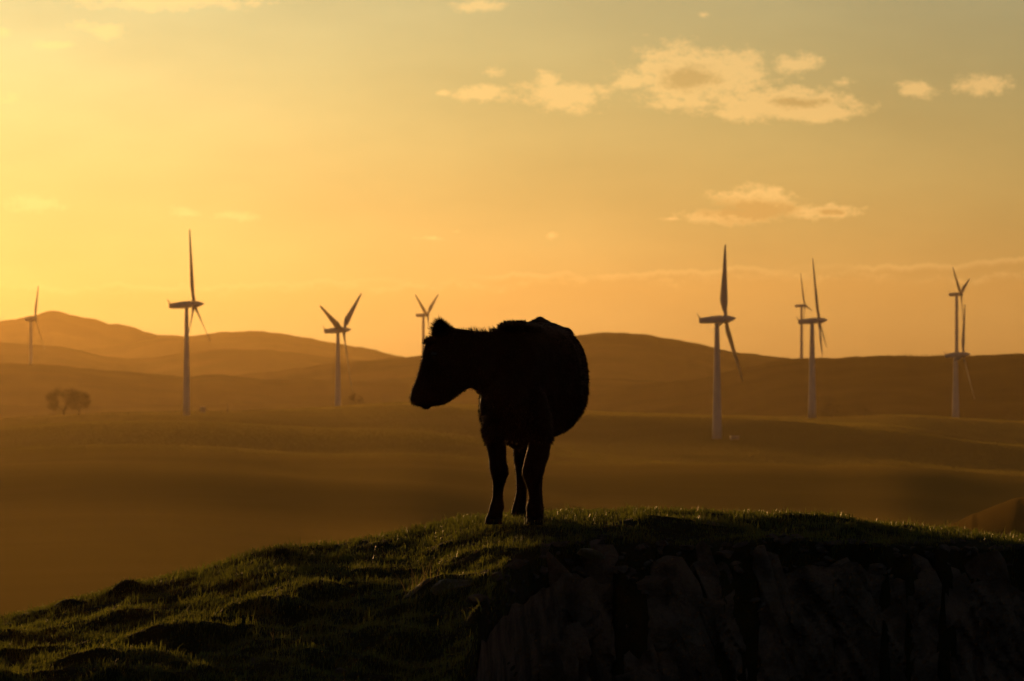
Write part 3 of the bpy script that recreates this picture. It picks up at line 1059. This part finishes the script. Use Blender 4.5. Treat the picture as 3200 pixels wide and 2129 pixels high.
# ================================================================ trees, bushes and small things on the moor
def bare_tree(name, base, w, h, trunk_h, seed, label, cat, lean=0.0, ntwig=2600, group=None, dens=1.0):
    """wind-pruned thorn: short trunk, spreading limbs, dense dome of bare twigs"""
    r = random.Random(seed)
    root = empty(name, base, label, cat, group)
    parts = []
    tips = []

    def grow(p, d, ln, rad, lvl):
        q = p + d * ln
        mid = (p + q) / 2 + Vector((r.uniform(-1, 1), r.uniform(-1, 1), r.uniform(-.5, .5))) * ln * .08
        parts.append(tube(p, mid, rad, rad * .85, 5))
        parts.append(tube(mid, q, rad * .85, rad * .6, 5))
        tips.append(q)
        if lvl == 0:
            return
        for k in range(r.choice((3, 4))):
            nd = (d + Vector((r.uniform(-1.1, 1.1) * w / h, r.uniform(-1, 1), r.uniform(-.35, .55)))).normalized()
            grow(q, nd, ln * r.uniform(.55, .8), rad * .55, lvl - 1)

    for k in range(r.choice((4, 5))):
        d = Vector((r.uniform(-.9, .9) * w / h + lean, r.uniform(-.7, .7), 1.0)).normalized()
        grow(Vector((0, 0, trunk_h * .7)), d, h * .27, h * .026, 2)
    tr = [tube((0, 0, -.4), (lean * .3, 0, trunk_h * .4), h * .055, h * .045, 8), tube((lean * .3, 0, trunk_h * .4), (0, 0, trunk_h * .95), h * .045, h * .035, 8)]
    v, f = join(tr + parts)
    mesh_obj('trunk', v, f, M['bark'], parent=root)
    V = []
    Fs = []
    c = Vector((lean * h * .3, 0, trunk_h + (h - trunk_h) * .36))
    hx, hzv = w / 2, (h - trunk_h) * .60
    lumps = []
    for k in range(26):
        a = r.uniform(0, 2 * math.pi)
        e = r.uniform(-.6, 1.0)
        rr_ = math.sqrt(max(0, 1 - e * e)) * r.uniform(.5, .95)
        lumps.append((c + Vector((math.cos(a) * rr_ * hx, math.sin(a) * rr_ * hx * .8, e * hzv * .85)), r.uniform(.16, .32) * w / 2))
    for k in range(ntwig):
        lc, lr = r.choice(lumps)
        p = lc + Vector((r.gauss(0, 1), r.gauss(0, 1), r.gauss(0, .8))) * lr * .55
        out = (p - c)
        d = (out.normalized() + Vector((r.uniform(-.8, .8), r.uniform(-.8, .8), r.uniform(-.4, .8)))).normalized()
        ln = r.uniform(.10, .24) * h * .5
        s = d.orthogonal().normalized() * h * .0055 * dens
        i = len(V)
        V += [p - s, p + s, p + d * ln]
        Fs.append((i, i + 1, i + 2))
    mesh_obj('crown', V, Fs, M['twig'], parent=root, smooth=False)
    return root


def on_moor(px, Y, py=None):
    u = (px - 1600) / F
    z = float(moor_z(np.array([u]), np.array([float(Y)]))[0])
    return Vector((u * Y, Y, z))


p = on_moor(200, 1230)
bare_tree('hawthorn_tree', (p.x, p.y, at(200, 1290, 1230).z), 8.2, 5.3, 0.45, 3, 'round-topped bare tree on the left of the hazy pair by the field edge', 'tree', ntwig=5200)
bare_tree('hawthorn_tree', (at(246, 1291, 1236).x, 1236, at(246, 1293, 1236).z), 5.4, 4.9, 1.3, 5, 'bare tree with a visible trunk, right one of the hazy pair', 'tree', lean=-.05, ntwig=3400)
bare_tree('thorn_bush', (at(1112, 1262, 1570).x, 1570, at(1112, 1268, 1570).z), 4.8, 3.4, 0.4, 8, 'round thorn bush beside the foot of the V-bladed turbine', 'bush', ntwig=1800, dens=1.3)
bare_tree('thorn_bush', (at(2600, 1292, 1590).x, 1590, at(2600, 1300, 1590).z), 6.2, 4.0, 0.4, 9, 'low thorn bush right of the turbine with the left-leaning blade', 'bush', ntwig=2000, dens=1.3)
bare_tree('thorn_bush', (at(2700, 1292, 1615).x, 1615, at(2700, 1302, 1615).z), 5.4, 2.2, 0.3, 10, 'flat faint bush midway between the two right-hand turbine feet', 'bush', ntwig=1400, dens=1.3)
bare_tree('thorn_bush', (at(3165, 1310, 1735).x, 1735, at(3165, 1322, 1735).z), 6.5, 3.2, 0.3, 11, 'dark low bush at the right edge of the moor', 'bush', ntwig=1800, dens=1.3)

# wind-cut shrubs along the skyline of the dark ridge
for k in range(15):
    px = 2775 + k * 11.5 + random.uniform(-4, 4)
    py = 1111 + (2 if k < 3 else 0)
    b = at(px, py, 2352)
    bare_tree('ridge_shrub', (b.x, b.y, b.z - .5), random.uniform(.9, 1.7), random.uniform(.9, 1.5), .2, 40 + k, 'tiny wind-cut shrub in the row along the dark ridge skyline', 'shrub', ntwig=120, group='shrubs along the ridge skyline', dens=3.0)


def box(cx, cy, cz, sx, sy, sz, bev=0.0):
    V = []
    for z in (0, 1):
        for x, y in ((-1, -1), (1, -1), (1, 1), (-1, 1)):
            V.append(Vector((cx + x * sx / 2, cy + y * sy / 2, cz + z * sz)))
    return V, [(3, 2, 1, 0), (4, 5, 6, 7), (0, 1, 5, 4), (1, 2, 6, 5), (2, 3, 7, 6), (3, 0, 4, 7)]


def kiosk(px, py, Y, w, h, label):
    b = at(px, py, Y)
    root = empty('transformer_kiosk', b, label, 'kiosk', 'transformer boxes by the turbines')
    v, f = box(0, 0, -.3, w, w * .8, h + .3)
    mesh_obj('cabinet', v, f, M['kiosk'], parent=root, smooth=False)
    v, f = loft([ring(Vector((0, 0, h)), Vector((0, w * .45, 0)), Vector((0, -w * .45, 0)), Vector((w * .56, 0, 0)), Vector((-w * .56, 0, 0)), 24, 12),
                 ring(Vector((0, 0, h + .12)), Vector((0, w * .45, 0)), Vector((0, -w * .45, 0)), Vector((w * .56, 0, 0)), Vector((-w * .56, 0, 0)), 24, 12),
                 ring(Vector((0, 0, h + .30)), Vector((0, w * .06, 0)), Vector((0, -w * .06, 0)), Vector((w * .50, 0, 0)), Vector((-w * .50, 0, 0)), 24, 6)])
    mesh_obj('roof', v, f, M['kiosk'], parent=root, smooth=False)
    for s in (-1, 1):
        v, f = box(s * w * .23, -w * .4 - .02, .1, w * .42, .04, h * .8)
        mesh_obj('door', v, f, M['metal'], parent=root, smooth=False)


kiosk(2296, 1374, 1255, 1.9, 0.55, 'low pale box on the turf beside the largest turbine')
kiosk(634, 1285, 1268, 1.1, 0.75, 'small pale box beside the foot of the tall left turbine')

pb = at(711, 1286, 1280)
v, f = join([tube((0, 0, -.3), (0, 0, 1.9), .10, .09, 8), tube((0, 0, 1.9), (0, 0, 2.0), .09, .02, 8)])
tag(mesh_obj('marker_post', v, f, M['post'], loc=pb), 'lone wooden post on the field edge right of the tall left turbine', 'post')


# ================================================================ foreground turf, tufts and stones
def blades(X, Y, Z, L, W, lean, mat, name):
    n = len(X)
    ang = rng.uniform(0, 2 * math.pi, n)
    sx, sy = np.cos(ang) * W * .5, np.sin(ang) * W * .5
    la = rng.uniform(0, 2 * math.pi, n)
    lx, ly = np.cos(la) * lean * L + .08 * L, np.sin(la) * lean * L
    b0 = np.stack([X - sx, Y - sy, Z - .006], 1)
    b1 = np.stack([X + sx, Y + sy, Z - .006], 1)
    m0 = np.stack([X - sx * .8 + lx * .35, Y - sy * .8 + ly * .35, Z + L * .55], 1)
    m1 = np.stack([X + sx * .8 + lx * .35, Y + sy * .8 + ly * .35, Z + L * .55], 1)
    tp = np.stack([X + lx, Y + ly, Z + L * (1 - .25 * np.minimum(lean, 1))], 1)
    V = np.stack([b0, b1, m0, m1, tp], 1).reshape(-1, 3)
    k = np.arange(n)[:, None] * 5
    Fq = np.concatenate([k + np.array([[0, 1, 3]]), k + np.array([[0, 3, 2]]), k + np.array([[2, 3, 4]])], 1).reshape(-1, 3)
    return np_mesh(name, V, Fq, mat, smooth=False)


def turf():
    n = 300000
    X = rng.uniform(-3.9, 3.9, n)
    Y = rng.uniform(25.5, 37.0, n)
    u = X / Y
    ye = ye_of(u)
    ok = (Y > ye - .38) & (np.abs(u) < .104) & (Y < yc_of(u) + .45)
    # the shelving turf thins out into broken ground towards the quarry edge
    edge = Y - ye
    bald = fbm(X / .35, Y / .5, 81, 3)
    ok &= ~((edge < .9) & (bald > .02 + edge * .5) & (u > -.006))
    X, Y, u, ye = X[ok], Y[ok], u[ok], ye[ok]
    Z = knoll_top(X, Y) - roll_drop(np.maximum(ye + .02 - Y, 0), u)
    cl = fbm(X / .13, Y / .16, 82, 3)
    ok = cl + rng.normal(0, .25, len(X)) > -.30
    X, Y, Z, cl = X[ok], Y[ok], Z[ok], cl[ok]
    L = np.clip(.020 + .032 * cl + rng.normal(0, .010, len(X)), .007, .085)
    # scattered longer tufts, and uncropped grass round the hooves
    cx, cy = rng.uniform(-3.3, 3.3, 170), rng.uniform(26.5, 36.0, 170)
    cr = rng.uniform(.025, .07, 170)
    for k in range(170):
        w = np.exp(-(((X - cx[k]) / cr[k]) ** 2 + ((Y - cy[k]) / cr[k]) ** 2))
        L = L * (1 + 0.8 * w)
    for hx, hy in ((677, -.06), (964, -.05), (855, 1.0), (980, .93)):
        q = cp(hx, 1505, hy)
        L = L + .022 * np.exp(-(((X - q.x) / .08) ** 2 + ((Y - q.y + .07) / .08) ** 2))
    tall = rng.random(len(X)) < .02
    L = np.where(tall, L + rng.uniform(.02, .05, len(X)), L)
    W = rng.uniform(.0030, .0056, len(X))
    lean = np.abs(rng.normal(.35, .25, len(X)))
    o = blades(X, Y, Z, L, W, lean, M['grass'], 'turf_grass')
    o['kind'] = 'stuff'
    tag(o, 'short backlit grass covering the top of the knoll', 'grass')


turf()


def ground_z(X, Y):
    return float(knoll_top(np.array([float(X)]), np.array([float(Y)]))[0])


def tuft(name, xd, Y, n, hmin, hmax, spread, lean, width, mat, label, cat, group=None, seeds=0):
    r = random.Random(int(xd * 7 + Y * 13))
    X0 = (xd * DS - 1600) / F * Y
    z0 = ground_z(X0, Y)
    rings = []
    for rr_, hh in ((1.08, -.02), (.8, .006), (.45, .014), (.05, .017)):
        rings.append([Vector((math.cos(t) * rr_ * spread, math.sin(t) * rr_ * spread, hh + ground_z(X0 + math.cos(t) * rr_ * spread, Y + math.sin(t) * rr_ * spread) - z0)) for t in [2 * math.pi * i / 14 for i in range(14)]])
    V, Fs = loft(rings)
    for k in range(n):
        a = r.uniform(0, 2 * math.pi)
        rad = spread * math.sqrt(r.random())
        bx, by = math.cos(a) * rad, math.sin(a) * rad
        bz = ground_z(X0 + bx, Y + by) - z0
        L = r.uniform(hmin, hmax)
        tx = bx * .6 / max(spread, .01) * lean + r.uniform(-1, 1) * lean * .5
        ty = r.uniform(-1, 1) * lean * .5
        w = width * r.uniform(.7, 1.2)
        pts = []
        for s in range(6):
            t = s / 5
            pts.append(Vector((bx + tx * L * t ** 1.7, by + ty * L * t ** 1.7, bz - .01 + L * (t - .22 * lean * t * t))))
        sd = Vector((math.cos(a + 1.2), math.sin(a + 1.2) * .5, 0)).normalized()
        i = len(V)
        for s, q in enumerate(pts):
            ww = w * (1 - s / 5.6)
            V += [q - sd * ww, q + sd * ww]
        for s in range(5):
            j = i + s * 2
            Fs.append((j, j + 1, j + 3, j + 2))
        if k < seeds:
            q = pts[-1]
            d = (pts[-1] - pts[-2]).normalized()
            v, f = loft([ring(q + d * e, sd * rr_, -sd * rr_, Vector((0, rr_, 0)), Vector((0, -rr_, 0)), 6) for e, rr_ in ((0, .0015), (.008, .006), (.02, .005), (.03, .001))])
            o = len(V)
            V += v
            Fs += [tuple(x + o for x in ff) for ff in f]
    return tag(mesh_obj(name, V, Fs, mat, loc=(X0, Y, z0), smooth=False), label, cat, group)


tuft('grass_tuft', 965, 31.2, 16, .05, .16, .10, .5, .0022, M['dry'], 'tall pale grass stalks rising from the turf below the cow', 'grass tuft')
tuft('grass_tuft', 1040, 31.0, 40, .03, .08, .14, .5, .0024, M['grass'], 'low green tuft right of the tall pale stalks', 'grass tuft')
tuft('grass_tuft', 1600, 35.4, 14, .06, .13, .10, .35, .0018, M['rush'], 'dark thin stalks standing on the crest right of the cow', 'grass tuft')
tuft('grass_tuft', 1640, 34.6, 12, .04, .10, .08, .4, .0018, M['dry'], 'sparse stalks just in front of the crest right of the cow', 'grass tuft')
tuft('rush_tussock', 638, 34.9, 260, .030, .075, .115, .75, .0026, M['rush'], 'dark shaggy tussock on the skyline left of the cow', 'tussock')
tuft('rush_tussock', 288, 34.4, 190, .020, .050, .10, .75, .0026, M['rush'], 'dark rounded tussock on the lower left skyline', 'tussock')
tuft('rush_tussock', 150, 34.2, 150, .015, .040, .10, .75, .0026, M['rush'], 'small dark tussock near the left edge skyline', 'tussock')
tuft('grass_tuft', 1360 / 1.0, 32.9, 30, .03, .07, .08, .4, .0024, M['grass'], 'bright little grass tuft at the quarry edge under the cow', 'grass tuft')
tuft('dead_stem', 628, 29.2, 2, .055, .075, .006, .9, .0042, M['dry'], 'single bright dead stem leaning in the foreground turf', 'stem', seeds=1)
tuft('dead_stem', 14, 33.6, 2, .03, .05, .006, .5, .0040, M['dry'], 'short bright dead stem at the left edge of the turf', 'stem', seeds=1)


# ---- stones
def stone_mesh(seed, sx, sy, sz, n=26, boxy=.45):
    r = random.Random(seed)
    bm = bmesh.new()
    for k in range(n):
        v = Vector((r.gauss(0, 1), r.gauss(0, 1), r.gauss(0, 1))).normalized()
        m = max(abs(v.x), abs(v.y), abs(v.z))
        v = v * (1 - boxy + boxy / m) * r.uniform(.85, 1.0)
        bm.verts.new((v.x * sx * .5, v.y * sy * .5, v.z * sz * .5))
    res = bmesh.ops.convex_hull(bm, input=bm.verts)
    bmesh.ops.delete(bm, geom=[g for g in res['geom_interior'] if isinstance(g, bmesh.types.BMVert)], context='VERTS')
    me = bpy.data.meshes.new('stone')
    bm.to_mesh(me)
    bm.free()
    return me


def stone(xd, Y, s, label, seed):
    me = stone_mesh(seed, s * 1.4, s, s * .8)
    me.materials.append(M['stone'])
    X0 = (xd * DS - 1600) / F * Y
    o = bpy.data.objects.new('stone', me)
    COL.objects.link(o)
    o.location = (X0, Y, ground_z(X0, Y) + s * .18)
    tag(o, label, 'stone', 'loose stones in the turf')


stone(785, 28.0, .055, 'pale angular stone at the bottom edge of the turf', 3)
stone(868, 28.6, .07, 'dark stone half sunk in the turf near the bottom edge', 4)
stone(1100, 30.2, .10, 'grey stone poking out of the turf beside the quarry edge', 5)
stone(1098, 33.2, .07, 'flat grey stone in the turf below the hooves of the cow', 6)
stone(590, 28.2, .05, 'small dark stone in the hollow left of the pale stone', 8)


# ================================================================ quarry face
def cells(P, S, k=2):
    d = ((P[:, None, :] - S[None, :, :]) ** 2).sum(-1)
    i = np.argsort(d, axis=1)[:, :k]
    return i, np.sqrt(np.take_along_axis(d, i, 1))


def face_base(X, Z):
    """distance of the rock face for a point across and up it"""
    Y = np.full_like(X, 33.0)
    for _ in range(4):
        u = X / Y
        Y = smooth_interp(u, YE_U, YE_Y, 0.004)
    return Y - 0.24 - 0.30 * np.clip(-0.25 - Z, 0, 3)


def build_face():
    xs = np.arange(-0.75, 4.6, 0.022)
    zs = np.arange(-1.55, 0.03, 0.018)
    X, Z = np.meshgrid(xs, zs)
    Yb = face_base(X, Z)
    top = knoll_top(X, np.maximum(Yb + .3, 26.0)) - 0.20 + 0.22 * fbm(X / .42, X * 0 + .5, 44, 4)
    Zw = np.minimum(Z, top)
    # steep tilted beds: long cells running down to the right
    r2 = np.random.default_rng(5)
    a = X + 0.48 * Z
    b = Z * 0.24
    P = np.stack([a.ravel(), b.ravel()], 1)
    out = np.zeros(len(P))
    for ns, amp, sd in ((60, 0.085, 1), (420, 0.075, 2)):
        rr = np.random.default_rng(sd)
        S = np.stack([rr.uniform(-1.5, 5.0, ns), rr.uniform(-.42, .04, ns)], 1)
        off = rr.uniform(-.5, .5, ns)
        tx = rr.normal(0, .9, ns)
        tz = rr.normal(0, .9, ns)
        for c0 in range(0, len(P), 6000):
            q = P[c0:c0 + 6000]
            i, d = cells(q, S)
            j = i[:, 0]
            v = off[j] + tx[j] * (q[:, 0] - S[j, 0]) + tz[j] * (q[:, 1] - S[j, 1])
            crack = np.clip(1 - (d[:, 1] - d[:, 0]) / 0.018, 0, 1)
            out[c0:c0 + 6000] += amp * (v + .55 * crack)
    out = out.reshape(X.shape) + 0.03 * fbm(X / .12, Z / .2, 33, 4)
    # the lip stays under the turf
    lip = np.clip((top - Z) / .16, 0, 1)
    Y = Yb + out * lip - .03
    V = np.stack([X, Y, Zw], -1).reshape(-1, 3)
    o = np_mesh('quarry_face', V, grid_faces(len(zs), len(xs)), M['rock'], smooth=False)
    o['kind'] = 'structure'
    return o


face = build_face()

# slabs standing proud of the face, and rubble caught along its lip
SLABS = [stone_mesh(100 + k, .15, .06, .62, 30, .95) for k in range(6)]
BOULDERS = [stone_mesh(300 + k, .26, .16, .20, 24, .7) for k in range(5)]
CHIPS = [stone_mesh(200 + k, .12, .08, .05, 18) for k in range(8)]
for me in SLABS + BOULDERS:
    me.materials.append(M['rock'])
    me.name = 'rock_slab'
for me in CHIPS:
    me.materials.append(M['stone'])
    me.name = 'rubble_stone'


def put_child(name, me, loc, rot, sc):
    o = bpy.data.objects.new(name, me)
    COL.objects.link(o)
    o.location = loc
    o.rotation_euler = rot
    o.scale = sc
    o.parent = face


rs = random.Random(17)
put_child('rock_slab', SLABS[0], (1.52, float(face_base(np.array([1.52]), np.array([-.42]))[0]) - .04, -.42), (R_(-10), R_(-17), R_(8)), (.8, 1.2, 1.05))
for k in range(60):
    X0 = rs.uniform(.25, 3.3)
    Z0 = rs.uniform(-1.15, -.28)
    yb = float(face_base(np.array([X0]), np.array([Z0]))[0])
    put_child('rock_slab', rs.choice(SLABS), (X0, yb + .035, Z0), (R_(rs.uniform(-18, -4)), R_(-24 + rs.gauss(0, 4)), R_(rs.uniform(-25, 25))), (rs.uniform(.7, 2.0), rs.uniform(.7, 1.2), rs.uniform(.5, 1.2)))
for k in range(16):     # broken blocks where the face turns towards the camera
    X0 = rs.uniform(.12, .85)
    Z0 = rs.uniform(-.95, -.36)
    yb = float(face_base(np.array([X0]), np.array([Z0]))[0])
    s = rs.uniform(.4, 1.15)
    put_child('boulder', rs.choice(BOULDERS), (X0 + .03, yb - .01, Z0), (rs.uniform(-.5, .5), R_(-25) + rs.uniform(-.4, .4), rs.uniform(-.8, .8)), (s, s, s * rs.uniform(.7, 1.6)))
for k in range(260):
    X0 = rs.uniform(-.15, 3.4)
    Ye0 = float(ye_of(np.array([X0 / 33.2]))[0])
    Y0 = Ye0 + rs.choice((rs.uniform(-.26, .05), rs.uniform(-.26, .05), rs.uniform(-.05, .6) * rs.random()))
    z = ground_z(X0, Y0) - float(roll_drop(np.array([max(Ye0 + .02 - Y0, 0)]), np.array([X0 / Y0]))[0])
    s = rs.uniform(.25, 1.0) * rs.uniform(.6, 1.2)
    put_child('rubble_stone', rs.choice(CHIPS), (X0, Y0, z + .004), (rs.uniform(-.7, .7), rs.uniform(-.5, .5), rs.uniform(0, 6.28)), (s * rs.uniform(.7, 1.5), s, s))
